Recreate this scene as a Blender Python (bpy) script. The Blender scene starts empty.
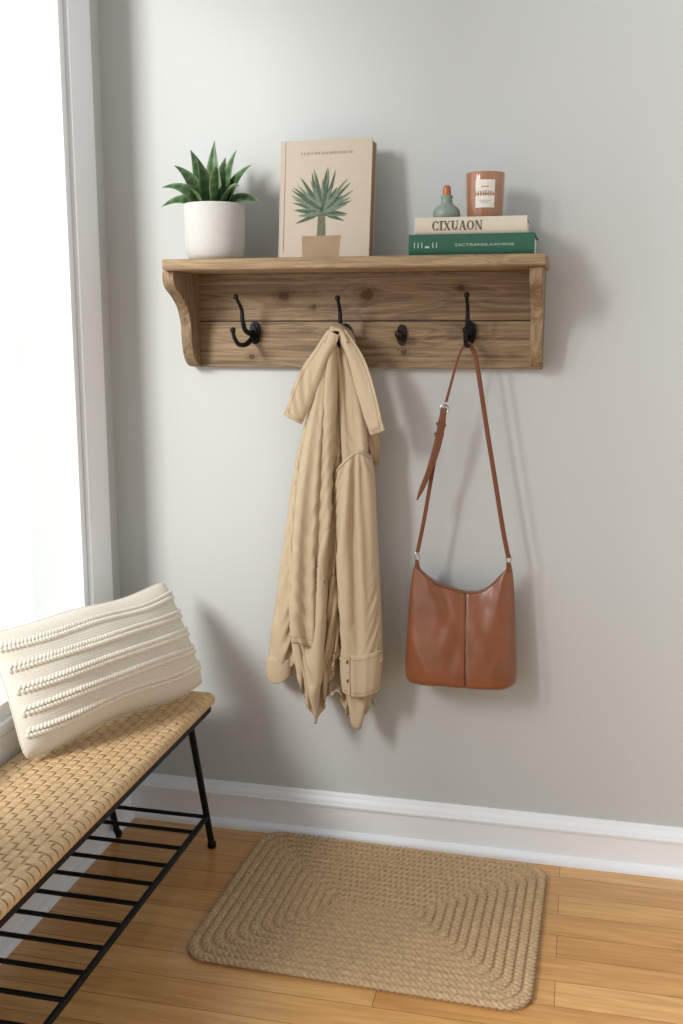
import bpy, bmesh, math, random
import numpy as np
from mathutils import Vector, Matrix
random.seed(7); np.random.seed(7)
S = bpy.context.scene
COL = S.collection
R = math.radians
# ------------------------------------------------------------------ camera
CAM = np.array([0.0, -2.45, 1.317]); YAW = R(13.0); PITCH = R(10.1); FPX = 1024.0
fh = np.array([-math.sin(YAW), math.cos(YAW), 0]); rt = np.array([math.cos(YAW), math.sin(YAW), 0])
fw = fh*math.cos(PITCH) + np.array([0, 0, -math.sin(PITCH)])
up = fh*math.sin(PITCH) + np.array([0, 0, math.cos(PITCH)])
cd = bpy.data.cameras.new('camera'); cam = bpy.data.objects.new('camera', cd); COL.objects.link(cam)
cd.sensor_fit = 'VERTICAL'; cd.sensor_height = 36; cd.lens = 36*FPX/1024
m3 = Matrix((rt, up, -fw)).transposed()
cam.matrix_world = Matrix.Translation(Vector(CAM)) @ m3.to_4x4()
S.camera = cam
def ray(px, py):
    px = np.asarray(px, float); py = np.asarray(py, float)
    return fw + ((px-341.5)/FPX)[..., None]*rt + ((512-py)/FPX)[..., None]*up
def W(px, py, y):            # point of plane y = const
    d = ray(px, py); t = (y-CAM[1])/d[..., 1]
    return CAM + d*np.asarray(t)[..., None]
def H(xs, ys, q):            # smooth interpolation through points
    xs = np.asarray(xs, float); ys = np.asarray(ys, float); q = np.clip(np.asarray(q, float), xs[0], xs[-1])
    m = np.gradient(ys, xs); i = np.clip(np.searchsorted(xs, q, side='right')-1, 0, len(xs)-2)
    h = xs[i+1]-xs[i]; t = (q-xs[i])/h
    return (2*t**3-3*t**2+1)*ys[i] + (t**3-2*t**2+t)*h*m[i] + (-2*t**3+3*t**2)*ys[i+1] + (t**3-t**2)*h*m[i+1]
def smooth_path(pts, n):
    pts = np.asarray(pts, float); s = np.linspace(0, 1, len(pts)); q = np.linspace(0, 1, n)
    return np.stack([H(s, pts[:, k], q) for k in range(pts.shape[1])], 1)
# ------------------------------------------------------------------ materials
def lin(c):
    return tuple(((x/255)/12.92 if x/255 <= .04045 else ((x/255+.055)/1.055)**2.4) for x in c)
def base_mat(name, rough=.5, metal=0, spec=.5):
    m = bpy.data.materials.new(name); m.use_nodes = True
    nt = m.node_tree; b = nt.nodes['Principled BSDF']
    b.inputs['Roughness'].default_value = rough; b.inputs['Metallic'].default_value = metal
    b.inputs['Specular IOR Level'].default_value = spec
    return m, nt, b
def N(nt, t, **k):
    n = nt.nodes.new(t)
    for a, v in k.items(): setattr(n, a, v)
    return n
def coords(nt, scale=(1, 1, 1)):
    tc = N(nt, 'ShaderNodeTexCoord'); mp = N(nt, 'ShaderNodeMapping'); mp.inputs['Scale'].default_value = scale
    nt.links.new(tc.outputs['Object'], mp.inputs['Vector']); return mp.outputs['Vector']
def mixc(nt, fac, a, b, blend='MIX'):
    m = N(nt, 'ShaderNodeMix', data_type='RGBA', blend_type=blend)
    for s, v in ((m.inputs['Factor'], fac), (m.inputs[6], a), (m.inputs[7], b)):
        if hasattr(v, 'is_linked'): nt.links.new(v, s)
        elif isinstance(v, tuple): s.default_value = (*v, 1) if len(v) == 3 else v
        else: s.default_value = v
    return m.outputs[2]
def bump(nt, b, h, strength, dist=.002):
    bp = N(nt, 'ShaderNodeBump'); bp.inputs['Strength'].default_value = strength; bp.inputs['Distance'].default_value = dist
    nt.links.new(h, bp.inputs['Height']); nt.links.new(bp.outputs['Normal'], b.inputs['Normal'])
    return bp
def simple(name, col, rough=.5, metal=0, scale=40, var=.12, bmp=0, stretch=(1, 1, 1), spec=.5, sheen=0, detail=4, dist=.002):
    m, nt, b = base_mat(name, rough, metal, spec); c = lin(col)
    v = coords(nt, stretch); nz = N(nt, 'ShaderNodeTexNoise'); nz.inputs['Scale'].default_value = scale; nz.inputs['Detail'].default_value = detail
    nt.links.new(v, nz.inputs['Vector'])
    o = mixc(nt, nz.outputs['Fac'], tuple(x*(1-var*1.6) for x in c), tuple(min(1, x*(1+var*1.6)) for x in c))
    nt.links.new(o, b.inputs['Base Color'])
    if bmp: bump(nt, b, nz.outputs['Fac'], bmp, dist)
    if sheen: b.inputs['Sheen Weight'].default_value = sheen
    return m
def math_n(nt, op, a, b=None):
    m = N(nt, 'ShaderNodeMath', operation=op)
    for i, v in enumerate((a, b)):
        if v is None: continue
        if hasattr(v, 'is_linked'): nt.links.new(v, m.inputs[i])
        else: m.inputs[i].default_value = v
    return m.outputs[0]
def wood(name, dark, light, knots=(), rough=.65, axis='X'):
    m, nt, b = base_mat(name, rough, 0, .25)
    st = (1.1, 64, 64) if axis == 'X' else (64, 64, 1.4)
    v = coords(nt, st); nz = N(nt, 'ShaderNodeTexNoise'); nz.inputs['Scale'].default_value = 2.4; nz.inputs['Detail'].default_value = 9; nz.inputs['Roughness'].default_value = .74
    nz.inputs['Distortion'].default_value = .35
    nt.links.new(v, nz.inputs['Vector'])
    v2 = coords(nt, (1.3, 9, 9) if axis == 'X' else (9, 9, 1.3)); n2 = N(nt, 'ShaderNodeTexNoise'); n2.inputs['Scale'].default_value = 2.0; n2.inputs['Detail'].default_value = 3; n2.inputs['Distortion'].default_value = 1.1
    nt.links.new(v2, n2.inputs['Vector'])
    # growth-ring lines: contour bands of the slow noise
    ringf = math_n(nt, 'ADD', math_n(nt, 'MULTIPLY', math_n(nt, 'SINE', math_n(nt, 'MULTIPLY', n2.outputs['Fac'], 54)), .5), .5)
    f = math_n(nt, 'ADD', math_n(nt, 'MULTIPLY', nz.outputs['Fac'], .70), math_n(nt, 'ADD', math_n(nt, 'MULTIPLY', n2.outputs['Fac'], .22), math_n(nt, 'MULTIPLY', ringf, .08)))
    cr = N(nt, 'ShaderNodeValToRGB'); cr.color_ramp.elements[0].position = .36; cr.color_ramp.elements[1].position = .66
    cr.color_ramp.elements[0].color = (*lin(dark), 1); cr.color_ramp.elements[1].color = (*lin(light), 1)
    nt.links.new(f, cr.inputs['Fac']); col = cr.outputs['Color']
    tc = N(nt, 'ShaderNodeTexCoord')
    nk = N(nt, 'ShaderNodeTexNoise'); nk.inputs['Scale'].default_value = 55; nt.links.new(tc.outputs['Object'], nk.inputs['Vector'])
    for (kx, kz, kr) in knots:
        sb = N(nt, 'ShaderNodeVectorMath', operation='SUBTRACT'); sb.inputs[1].default_value = (kx, 0, kz)
        nt.links.new(tc.outputs['Object'], sb.inputs[0])
        ml = N(nt, 'ShaderNodeVectorMath', operation='MULTIPLY'); ml.inputs[1].default_value = (1, 0, 1.3); nt.links.new(sb.outputs[0], ml.inputs[0])
        ln = N(nt, 'ShaderNodeVectorMath', operation='LENGTH'); nt.links.new(ml.outputs[0], ln.inputs[0])
        d = math_n(nt, 'ADD', ln.outputs['Value'], math_n(nt, 'MULTIPLY', math_n(nt, 'SUBTRACT', nk.outputs['Fac'], .5), kr*.5))
        mr = N(nt, 'ShaderNodeMapRange', interpolation_type='SMOOTHSTEP'); mr.inputs['From Min'].default_value = kr*.45; mr.inputs['From Max'].default_value = kr*.85
        mr.inputs['To Min'].default_value = .85; mr.inputs['To Max'].default_value = 0; nt.links.new(d, mr.inputs['Value'])
        ring = math_n(nt, 'MULTIPLY', math_n(nt, 'ADD', math_n(nt, 'SINE', math_n(nt, 'MULTIPLY', d, 1050)), 1), .36)
        mr2 = N(nt, 'ShaderNodeMapRange', interpolation_type='SMOOTHSTEP'); mr2.inputs['From Min'].default_value = kr*.8; mr2.inputs['From Max'].default_value = kr*2.3
        mr2.inputs['To Min'].default_value = 1; mr2.inputs['To Max'].default_value = 0; nt.links.new(d, mr2.inputs['Value'])
        col = mixc(nt, math_n(nt, 'MULTIPLY', ring, mr2.outputs[0]), col, tuple(x*.6 for x in lin(dark)))
        col = mixc(nt, mr.outputs[0], col, lin((82, 58, 39)))
    nt.links.new(col, b.inputs['Base Color']); bump(nt, b, f, .35, .0015)
    return m
# ------------------------------------------------------------------ mesh helpers
class MB:
    def __init__(s): s.v = []; s.f = []
    def add(s, v, f):
        o = len(s.v); s.v += [tuple(map(float, p)) for p in v]; s.f += [tuple(i+o for i in q) for q in f]; return s
    def box(s, x0, x1, y0, y1, z0, z1):
        return s.add([(x, y, z) for z in (z0, z1) for y in (y0, y1) for x in (x0, x1)],
                     [(0, 2, 3, 1), (4, 5, 7, 6), (0, 1, 5, 4), (2, 6, 7, 3), (0, 4, 6, 2), (1, 3, 7, 5)])
    def obox(s, o, a, b, c):     # oriented box, corner o and three edge vectors
        o, a, b, c = map(np.asarray, (o, a, b, c))
        return s.add([o+i*a+j*b+k*c for k in (0, 1) for j in (0, 1) for i in (0, 1)],
                     [(0, 2, 3, 1), (4, 5, 7, 6), (0, 1, 5, 4), (2, 6, 7, 3), (0, 4, 6, 2), (1, 3, 7, 5)])
    def prism(s, prof, d):       # prof: 3-D polygon, d: extrusion vector
        prof = np.asarray(prof, float); n = len(prof)
        return s.add(list(prof)+list(prof+np.asarray(d)), [tuple(range(n))[::-1], tuple(range(n, 2*n))]+[(i, (i+1) % n, n+(i+1) % n, n+i) for i in range(n)])
    def sweep(s, path, rx, ry, ref, n=10, caps=True, power=2):
        path = np.asarray(path, float); k = len(path); ref = np.asarray(ref, float)
        rx = np.broadcast_to(rx, (k,)); ry = np.broadcast_to(ry, (k,))
        t = np.gradient(path, axis=0); t /= np.linalg.norm(t, axis=1)[:, None]+1e-12
        vs = []
        for i in range(k):
            a = np.cross(t[i], ref); l = np.linalg.norm(a)
            a = a/l if l > 1e-5 else np.array([1., 0, 0]); b = np.cross(a, t[i])
            for j in range(n):
                q = 2*math.pi*j/n; cx, sx = math.cos(q), math.sin(q)
                e = 2/power
                vs.append(path[i]+a*rx[i]*math.copysign(abs(cx)**e, cx)+b*ry[i]*math.copysign(abs(sx)**e, sx))
        fs = [(i*n+j, i*n+(j+1) % n, (i+1)*n+(j+1) % n, (i+1)*n+j) for i in range(k-1) for j in range(n)]
        if caps: fs += [tuple(range(n))[::-1], tuple((k-1)*n+j for j in range(n))]
        return s.add(vs, fs)
    def tube(s, path, r, n=10, ref=(.13, .31, .94)): return s.sweep(path, r, r, ref, n)
    def lathe(s, prof, c, n=40):
        vs = []; k = len(prof)
        for (r, z) in prof:
            for j in range(n):
                q = 2*math.pi*j/n; vs.append((c[0]+r*math.cos(q), c[1]+r*math.sin(q), c[2]+z))
        return s.add(vs, [(i*n+j, i*n+(j+1) % n, (i+1)*n+(j+1) % n, (i+1)*n+j) for i in range(k-1) for j in range(n)])
    def ball(s, c, r, n=10, sc=(1, 1, 1), m=None):
        k = n//2+1; vs = []
        for i in range(k):
            th = math.pi*i/(k-1)
            for j in range(n):
                q = 2*math.pi*j/n; p = np.array([math.sin(th)*math.cos(q)*sc[0], math.sin(th)*math.sin(q)*sc[1], math.cos(th)*sc[2]])*r
                if m is not None: p = m @ p
                vs.append(np.asarray(c)+p)
        return s.add(vs, [(i*n+j, (i+1)*n+j, (i+1)*n+(j+1) % n, i*n+(j+1) % n) for i in range(k-1) for j in range(n)])
    def grid(s, P, flip=False):
        nv, nu = P.shape[:2]; f = []
        for j in range(nv-1):
            for i in range(nu-1):
                q = (j*nu+i, j*nu+i+1, (j+1)*nu+i+1, (j+1)*nu+i); f.append(q[::-1] if flip else q)
        return s.add(P.reshape(-1, 3), f)
    def build(s, name, mat, parent=None, smooth=40, bevel=0, loc=None, sub=0, merge=True, seg=2):
        me = bpy.data.meshes.new(name); me.from_pydata(s.v, [], s.f)
        bm = bmesh.new(); bm.from_mesh(me)
        if merge: bmesh.ops.remove_doubles(bm, verts=bm.verts, dist=1e-6)
        bmesh.ops.recalc_face_normals(bm, faces=bm.faces); bm.to_mesh(me); bm.free()
        o = bpy.data.objects.new(name, me); COL.objects.link(o); me.materials.append(mat)
        if smooth:
            for p in me.polygons: p.use_smooth = True
            if smooth < 180: me.set_sharp_from_angle(angle=R(smooth))
        if bevel:
            b = o.modifiers.new('bevel', 'BEVEL'); b.width = bevel; b.segments = seg; b.limit_method = 'ANGLE'; b.angle_limit = R(40); b.harden_normals = False
        if sub:
            q = o.modifiers.new('subsurf', 'SUBSURF'); q.levels = sub; q.render_levels = sub
        if loc is not None: o.location = tuple(float(q) for q in loc)
        if parent is not None:
            o.parent = parent
            if parent.type == 'EMPTY': o.matrix_parent_inverse = Matrix.Translation(-Vector(parent.location))
        return o
def tag(o, label=None, cat=None, group=None, kind=None):
    for k, v in (('label', label), ('category', cat), ('group', group), ('kind', kind)):
        if v: o[k] = v
    return o
def thing(name, loc, label, cat, group=None):
    o = bpy.data.objects.new(name, None); COL.objects.link(o); o.location = tuple(float(x) for x in loc); o.empty_display_size = .05
    return tag(o, label, cat, group)
def text_mesh(name, s, origin, right, upv, width, height, mat, parent, bold=0):
    cu = bpy.data.curves.new('lettering', 'FONT'); cu.body = s; cu.size = 1; cu.extrude = 0; cu.offset = bold
    to = bpy.data.objects.new('lettering_source', cu); COL.objects.link(to)
    dg = bpy.context.evaluated_depsgraph_get(); dg.update()
    me = bpy.data.meshes.new_from_object(to.evaluated_get(dg)); bpy.data.objects.remove(to); bpy.data.curves.remove(cu)
    co = np.array([v.co[:] for v in me.vertices]); lo = co.min(0); hi = co.max(0)
    co = (co-lo)/np.maximum(hi-lo, 1e-9)
    origin, right, upv = map(lambda q: np.asarray(q, float), (origin, right, upv))
    P = origin + co[:, :1]*right*width + co[:, 1:2]*upv*height
    for v, p in zip(me.vertices, P): v.co = p
    me.materials.clear(); me.materials.append(mat); me.name = name
    o = bpy.data.objects.new(name, me); COL.objects.link(o); o.parent = parent
    if parent.type == 'EMPTY': o.matrix_parent_inverse = Matrix.Translation(-Vector(parent.location))
    return o
def serif_text(s, origin, right, upv, width, height):     # roman capitals with thick and thin strokes and slab serifs
    o, r_, u_ = map(lambda q: np.asarray(q, float), (origin, right, upv)); mb = MB()
    TH, TN, SF = .23, .085, .07
    def poly(pts, x0, k): mb.add([o+r_*(x0+x*k)+u_*y*height for x, y in pts], [tuple(range(len(pts)))])
    def bar(x, w, y0, y1): return [(x-w/2, y0), (x+w/2, y0), (x+w/2, y1), (x-w/2, y1)]
    def dia(xa, ya, xb, yb, w): return [(xa-w/2, ya), (xa+w/2, ya), (xb+w/2, yb), (xb-w/2, yb)]
    def ser(x, y, w=.34): return bar(x, w, y if y == 0 else y-SF, y+SF if y == 0 else y)
    def arc(cx, cy, rx, ry, a0, a1, n=22):
        out = []
        for i in range(n):
            q = []
            for a in (a0+(a1-a0)*i/n, a0+(a1-a0)*(i+1)/n):
                t = TN+(TH-TN)*abs(math.cos(R(a))); q.append(((cx+rx*math.cos(R(a)), cy+ry*math.sin(R(a))), (cx+(rx-t)*math.cos(R(a)), cy+(ry-t*.8)*math.sin(R(a)))))
            out.append([q[0][0], q[1][0], q[1][1], q[0][1]])
        return out
    G = {'C': (.9, arc(.45, .5, .45, .5, 48, 312)+[bar(.77, .07, .66, .95), bar(.77, .07, .05, .34)]),
         'I': (.40, [bar(.20, TH, 0, 1), ser(.20, 0, .40), ser(.20, 1, .40)]),
         'X': (.95, [dia(.78, 0, .17, 1, TH), dia(.16, 0, .78, 1, TN), ser(.17, 1), ser(.79, 1, .3), ser(.16, 0, .3), ser(.78, 0)]),
         'U': (.92, [bar(.2, TH, .3, 1), bar(.76, TN, .3, 1), ser(.2, 1), ser(.76, 1, .28)]+arc(.45, .34, .35, .34, 180, 360)),
         'A': (.95, [dia(.80, 0, .47, 1, TH), dia(.14, 0, .45, 1, TN), bar(.45, .40, .28, .36), ser(.14, 0, .28), ser(.80, 0)]),
         'O': (.95, arc(.47, .5, .47, .5, 0, 360, 36)),
         'N': (.98, [bar(.16, TN, 0, 1), bar(.82, TN, 0, 1), dia(.80, 0, .18, 1, TH), ser(.16, 0, .28), ser(.1, 1, .2), ser(.82, 1, .28)])}
    gap = .07; tot = sum(G[c][0]+gap for c in s)-gap; k = width/tot; x = 0
    for c in s:
        for p in G[c][1]: poly(p, x, k)
        x += (G[c][0]+gap)*k
    return mb

# ------------------------------------------------------------------ material library
m_wall = simple('wall_paint', (199, 201, 198), .85, scale=180, var=.012, bmp=.04, spec=.2)
m_white = simple('white_trim_paint', (243, 245, 247), .4, scale=8, var=.01)
m_black = simple('black_iron', (26, 26, 28), .5, .6, scale=90, var=.2, bmp=.15)
m_bronze = simple('dark_bronze', (58, 46, 41), .35, .8, scale=90, var=.2)
m_screw = simple('blackened_screw', (48, 46, 45), .4, .8)
m_jute = simple('jute_fibre', (192, 163, 126), .95, scale=110, var=.26, bmp=.5, spec=.1, detail=6)
m_cane = simple('woven_cane', (206, 175, 132), .6, scale=70, var=.2, bmp=.35, spec=.3)
m_cane_in = simple('cane_core', (112, 84, 56), .85)
m_cream = simple('cream_cotton', (224, 217, 202), .95, scale=300, var=.06, bmp=.4, spec=.1)
m_tuft = simple('cream_wool_loops', (234, 227, 213), .98, scale=400, var=.08, bmp=.5, spec=.1)
def twill(name, col):
    m, nt, b = base_mat(name, .95, 0, .08); c = lin(col)
    v = coords(nt, (1, 1, .6)); n1 = N(nt, 'ShaderNodeTexNoise'); n1.inputs['Scale'].default_value = 500; nt.links.new(v, n1.inputs['Vector'])
    v2 = coords(nt, (1, 1, .30)); n2 = N(nt, 'ShaderNodeTexNoise'); n2.inputs['Scale'].default_value = 28; n2.inputs['Detail'].default_value = 2; n2.inputs['Roughness'].default_value = .4; n2.inputs['Distortion'].default_value = .8; nt.links.new(v2, n2.inputs['Vector'])
    crs = math_n(nt, 'ABSOLUTE', math_n(nt, 'SUBTRACT', n2.outputs['Fac'], .5))         # creases where the noise changes sign
    nt.links.new(mixc(nt, n1.outputs['Fac'], tuple(x*.93 for x in c), tuple(x*1.07 for x in c)), b.inputs['Base Color'])
    bump(nt, b, math_n(nt, 'ADD', math_n(nt, 'MULTIPLY', crs, 1.0), math_n(nt, 'MULTIPLY', n1.outputs['Fac'], .06)), .34, .012); return m
m_coat = twill('beige_twill', (196, 177, 148))
m_coat_shaded = simple('beige_twill_shaded', (144, 121, 95), .95, scale=600, var=.06, bmp=.2, spec=.08)  # darker coat twill: the inner flap's shade is put into the colour
m_thread = simple('tan_stitching', (166, 144, 115), .9)
m_button = simple('brown_horn_button', (104, 80, 58), .4)
def leather(name, col):
    m, nt, b = base_mat(name, .38, 0, .55); c = lin(col); v = coords(nt)
    n1 = N(nt, 'ShaderNodeTexNoise'); n1.inputs['Scale'].default_value = 13; n1.inputs['Detail'].default_value = 4; nt.links.new(v, n1.inputs['Vector'])
    n2 = N(nt, 'ShaderNodeTexVoronoi'); n2.inputs['Scale'].default_value = 520; nt.links.new(v, n2.inputs['Vector'])
    nt.links.new(mixc(nt, n1.outputs['Fac'], tuple(x*.68 for x in c), tuple(x*1.28 for x in c)), b.inputs['Base Color'])
    mr = N(nt, 'ShaderNodeMapRange'); mr.inputs['To Min'].default_value = .22; mr.inputs['To Max'].default_value = .44; nt.links.new(n1.outputs['Fac'], mr.inputs['Value']); nt.links.new(mr.outputs[0], b.inputs['Roughness'])
    b.inputs['Coat Weight'].default_value = .14; b.inputs['Coat Roughness'].default_value = .28
    bump(nt, b, n2.outputs['Distance'], .2, .0007); return m
m_leather = leather('saddle_brown_leather', (137, 80, 47))
m_strap = simple('saddle_brown_strap', (116, 67, 42), .4, scale=260, var=.1, bmp=.15, spec=.45, dist=.001)
m_stitch = simple('dark_seam', (88, 46, 28), .6)
m_metal = simple('brushed_nickel', (170, 165, 155), .3, 1)
m_pot = simple('matte_ceramic', (197, 194, 187), .8, scale=60, var=.04, bmp=.08, spec=.3)
m_soil = simple('potting_soil', (58, 44, 33), .95, scale=120, var=.4, bmp=.8)
m_cover = simple('beige_cover', (188, 175, 156), .7, scale=50, var=.03)
m_cover_edge = simple('tan_cover_edge', (156, 138, 114), .7)
m_pages = simple('page_block', (146, 118, 88), .9, scale=30, var=.08, stretch=(1, 1, 60), bmp=.3)
m_pages_w = simple('white_page_block', (228, 220, 204), .9, scale=30, var=.08, stretch=(1, 1, 60), bmp=.3)
m_print_g = simple('printed_green', (108, 122, 100), .75, scale=160, var=.3)
m_print_d = simple('printed_dark_green', (72, 88, 70), .75, scale=160, var=.3)
m_print_p = simple('printed_pot', (158, 132, 104), .75, scale=30, var=.12)
m_print_t = simple('printed_trunk', (100, 98, 78), .75, scale=120, var=.3)
m_print_l = simple('printed_letters', (160, 146, 126), .75)
m_book_b = simple('ivory_cover', (206, 195, 174), .65, scale=60, var=.04)
m_book_g = simple('green_cloth_cover', (34, 86, 64), .6, scale=300, var=.1, bmp=.15)
m_ink = simple('brown_grey_ink', (92, 86, 74), .7)
m_ink_l = simple('pale_brown_ink', (164, 146, 126), .7)
m_gilt = simple('pale_ink', (170, 190, 172), .6)
m_label = simple('paper_label', (228, 222, 212), .8)
m_wax = simple('candle_wax', (220, 186, 156), .5)
m_sage = simple('sage_glaze', (136, 147, 136), .35, scale=30, var=.08)
m_copper = simple('copper_orange', (178, 108, 70), .4, .2)
def amber():
    m, nt, b = base_mat('amber_glass', .08, 0, .5)
    v = coords(nt); nz = N(nt, 'ShaderNodeTexNoise'); nz.inputs['Scale'].default_value = 12; nt.links.new(v, nz.inputs['Vector'])
    nt.links.new(mixc(nt, nz.outputs['Fac'], lin((180, 124, 90)), lin((206, 152, 116))), b.inputs['Base Color'])
    b.inputs['Transmission Weight'].default_value = .40; b.inputs['Coat Weight'].default_value = .6; b.inputs['Coat Roughness'].default_value = .05; return m
m_amber = amber()
def leafmat():
    m, nt, b = base_mat('succulent_leaf', .40, 0, .4)
    v = coords(nt, (1, 1, 1)); nz = N(nt, 'ShaderNodeTexNoise'); nz.inputs['Scale'].default_value = 48; nz.inputs['Detail'].default_value = 3
    nt.links.new(v, nz.inputs['Vector'])
    c = mixc(nt, nz.outputs['Fac'], lin((27, 60, 34)), lin((76, 112, 64)))
    at = N(nt, 'ShaderNodeAttribute', attribute_name='stripe')
    nt.links.new(mixc(nt, at.outputs['Fac'], c, lin((156, 178, 130))), b.inputs['Base Color']); return m
m_leaf = leafmat()
def floor_mat():
    m, nt, b = base_mat('oak_floor', .22, 0, .55)
    v = coords(nt); br = N(nt, 'ShaderNodeTexBrick'); br.offset = .37; br.offset_frequency = 2
    for k, q in (('Scale', 1), ('Brick Width', .95), ('Row Height', .083), ('Mortar Size', .0009), ('Mortar Smooth', .3), ('Bias', 0)): br.inputs[k].default_value = q
    br.inputs['Color1'].default_value = (*lin((226, 177, 116)), 1); br.inputs['Color2'].default_value = (*lin((207, 155, 94)), 1); br.inputs['Mortar'].default_value = (*lin((138, 94, 52)), 1)
    nt.links.new(v, br.inputs['Vector'])
    v2 = coords(nt, (2, 26, 1)); nz = N(nt, 'ShaderNodeTexNoise'); nz.inputs['Scale'].default_value = 2.4; nz.inputs['Detail'].default_value = 6; nz.inputs['Distortion'].default_value = .7
    nt.links.new(v2, nz.inputs['Vector'])
    cr = N(nt, 'ShaderNodeValToRGB'); cr.color_ramp.elements[0].position = .3; cr.color_ramp.elements[1].position = .7
    cr.color_ramp.elements[0].color = (.76, .72, .65, 1); cr.color_ramp.elements[1].color = (1.05, 1.04, 1.02, 1)
    nt.links.new(nz.outputs['Fac'], cr.inputs['Fac'])
    nt.links.new(mixc(nt, 1.0, br.outputs['Color'], cr.outputs['Color'], 'MULTIPLY'), b.inputs['Base Color'])
    bump(nt, b, br.outputs['Fac'], -.2, .001); return m
m_floor = floor_mat()
def glass_mat():
    m = bpy.data.materials.new('window_glass'); m.use_nodes = True; nt = m.node_tree; nt.nodes.clear()
    o = N(nt, 'ShaderNodeOutputMaterial'); mx = N(nt, 'ShaderNodeMixShader'); tr = N(nt, 'ShaderNodeBsdfTransparent'); gl = N(nt, 'ShaderNodeBsdfGlossy')
    gl.inputs['Roughness'].default_value = .03; mx.inputs[0].default_value = .06
    nt.links.new(tr.outputs[0], mx.inputs[1]); nt.links.new(gl.outputs[0], mx.inputs[2]); nt.links.new(mx.outputs[0], o.inputs[0]); return m
m_glass = glass_mat()

# ------------------------------------------------------------------ room
XL = -1.171; YEND = -1.55; ZT = 2.7
tag(MB().box(XL-.15, 1.7, 0, .12, 0, ZT).build('wall_back', m_wall, smooth=0), kind='structure')
wy0, wy1, wz0, wz1 = -1.32, -.185, .50, 2.35
wl = MB(); wl.box(XL-.15, XL, YEND, wy0, 0, ZT).box(XL-.15, XL, wy1, 0, 0, ZT).box(XL-.15, XL, wy0, wy1, 0, wz0-.03).box(XL-.15, XL, wy0, wy1, wz1, ZT)
tag(wl.build('wall_left', m_wall, smooth=0), kind='structure')
tag(MB().box(XL-.15, 1.7, -3.4, .12, -.05, 0).build('floor', m_floor, smooth=0), kind='structure')
bp = [(0, 0), (.030, 0), (.0295, .007), (.027, .014), (.022, .019), (.017, .021), (.015, .022), (.015, .086), (.0205, .088), (.0205, .094), (.017, .0955), (.0165, .100), (.0135, .107), (.008, .112), (.0065, .119), (.0045, .122), (0, .122)]
tag(MB().prism([(XL, -d, z) for d, z in bp], (1.7-XL, 0, 0)).build('baseboard_back', m_white, smooth=30), kind='structure')
tag(MB().prism([(XL+d, YEND, z) for d, z in bp], (0, -.015-YEND, 0)).build('baseboard_left', m_white, smooth=30), kind='structure')
wr = thing('window_1', (XL, (wy0+wy1)/2, wz0), None, None); wr['kind'] = 'structure'
cw = .112
c = MB(); c.box(XL, XL+.016, wy1, wy1+cw, wz0, wz1+cw).box(XL, XL+.016, wy0-cw, wy0, wz0, wz1+cw).box(XL, XL+.016, wy0, wy1, wz1, wz1+cw)
c.build('window_casing', m_white, wr, bevel=.004, seg=3)
MB().box(XL-.149, XL+.014, wy0-cw-.01, wy1+cw+.005, wz0-.029, wz0-.002).build('window_sill', m_white, wr, bevel=.004)
MB().box(XL, XL+.010, wy0-cw, wy1+cw, wz0-.115, wz0-.030).build('window_apron', m_white, wr, bevel=.003)
c = MB(); sx0, sx1 = XL-.028, XL+.004; sw = .024; e = .0003
c.box(sx0, sx1, wy1-sw, wy1-e, wz0, wz1).box(sx0, sx1, wy0+e, wy0+sw, wz0, wz1).box(sx0, sx1, wy0+sw, wy1-sw, wz0, wz0+sw+.01).box(sx0, sx1, wy0+sw, wy1-sw, wz1-sw, wz1-e)
sash = c.build('window_sash', m_white, wr, bevel=.002)
MB().box(sx0+.018, sx0+.022, wy0+sw, wy1-sw, wz0+sw+.01, wz1-sw).build('window_pane', m_glass, sash, smooth=0)

# ------------------------------------------------------------------ wall shelf
ZS = 1.475; ZU = ZS-.025; BF = -.022
xs0 = float(W(161, 262, -.205)[0]); xs1 = float(W(547, 256, -.205)[0])
bl_in = float(W(200, 320, BF)[0]); br_in = float(W(529, 300, -.18)[0]); BT = .028
zb = float(W(365, 368, BF)[2]); zm = float(W(365, 321, BF)[2])
xm = (xs0+xs1)/2
def kn(px, py, r):
    p = W(px, py, BF); return (float(p[0]), float(p[2]), r)
m_shelf = wood('rustic_pine_shelf', (99, 81, 61), (172, 147, 116), [kn(284, 296, .019), kn(367, 295, .024), kn(461, 288, .014), kn(404, 352, .012), kn(252, 357, .012), kn(314, 307, .009)])
m_top = wood('rustic_pine_board', (124, 102, 77), (188, 161, 125))
m_brk = wood('rustic_pine_bracket', (106, 87, 65), (172, 147, 115), axis='Z')
shelf = thing('wall_shelf', (xm, -.01, zb), 'rustic brown wooden wall shelf with scroll brackets and black coat hooks', 'shelf')
MB().box(xs0, xs1, -.205, -.001, ZU, ZS).build('shelf_board', m_top, shelf, bevel=.005)
MB().box(bl_in-BT, br_in+BT, BF, -.001, zm+.0012, ZU).build('back_plank', m_shelf, shelf, bevel=.0022)
MB().box(bl_in-BT, br_in+BT, BF, -.001, zb, zm-.0012).build('back_plank', m_shelf, shelf, bevel=.0022)
hb = ZU-zb
pr = smooth_path([(.185, 0), (.186, -.022), (.172, -.040), (.135, -.058), (.100, -.085), (.082, -.120), (.078, -.155), (.072, -.185), (.058, -.207), (.040, -hb+.004)], 40)
for x in (bl_in-BT, br_in):
    poly = [(x, -d, ZU+z) for d, z in pr]+[(x, BF, zb), (x, BF, ZU)]
    MB().prism(poly, (BT, 0, 0)).build('bracket', m_brk, shelf, bevel=.002, smooth=30)
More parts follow.
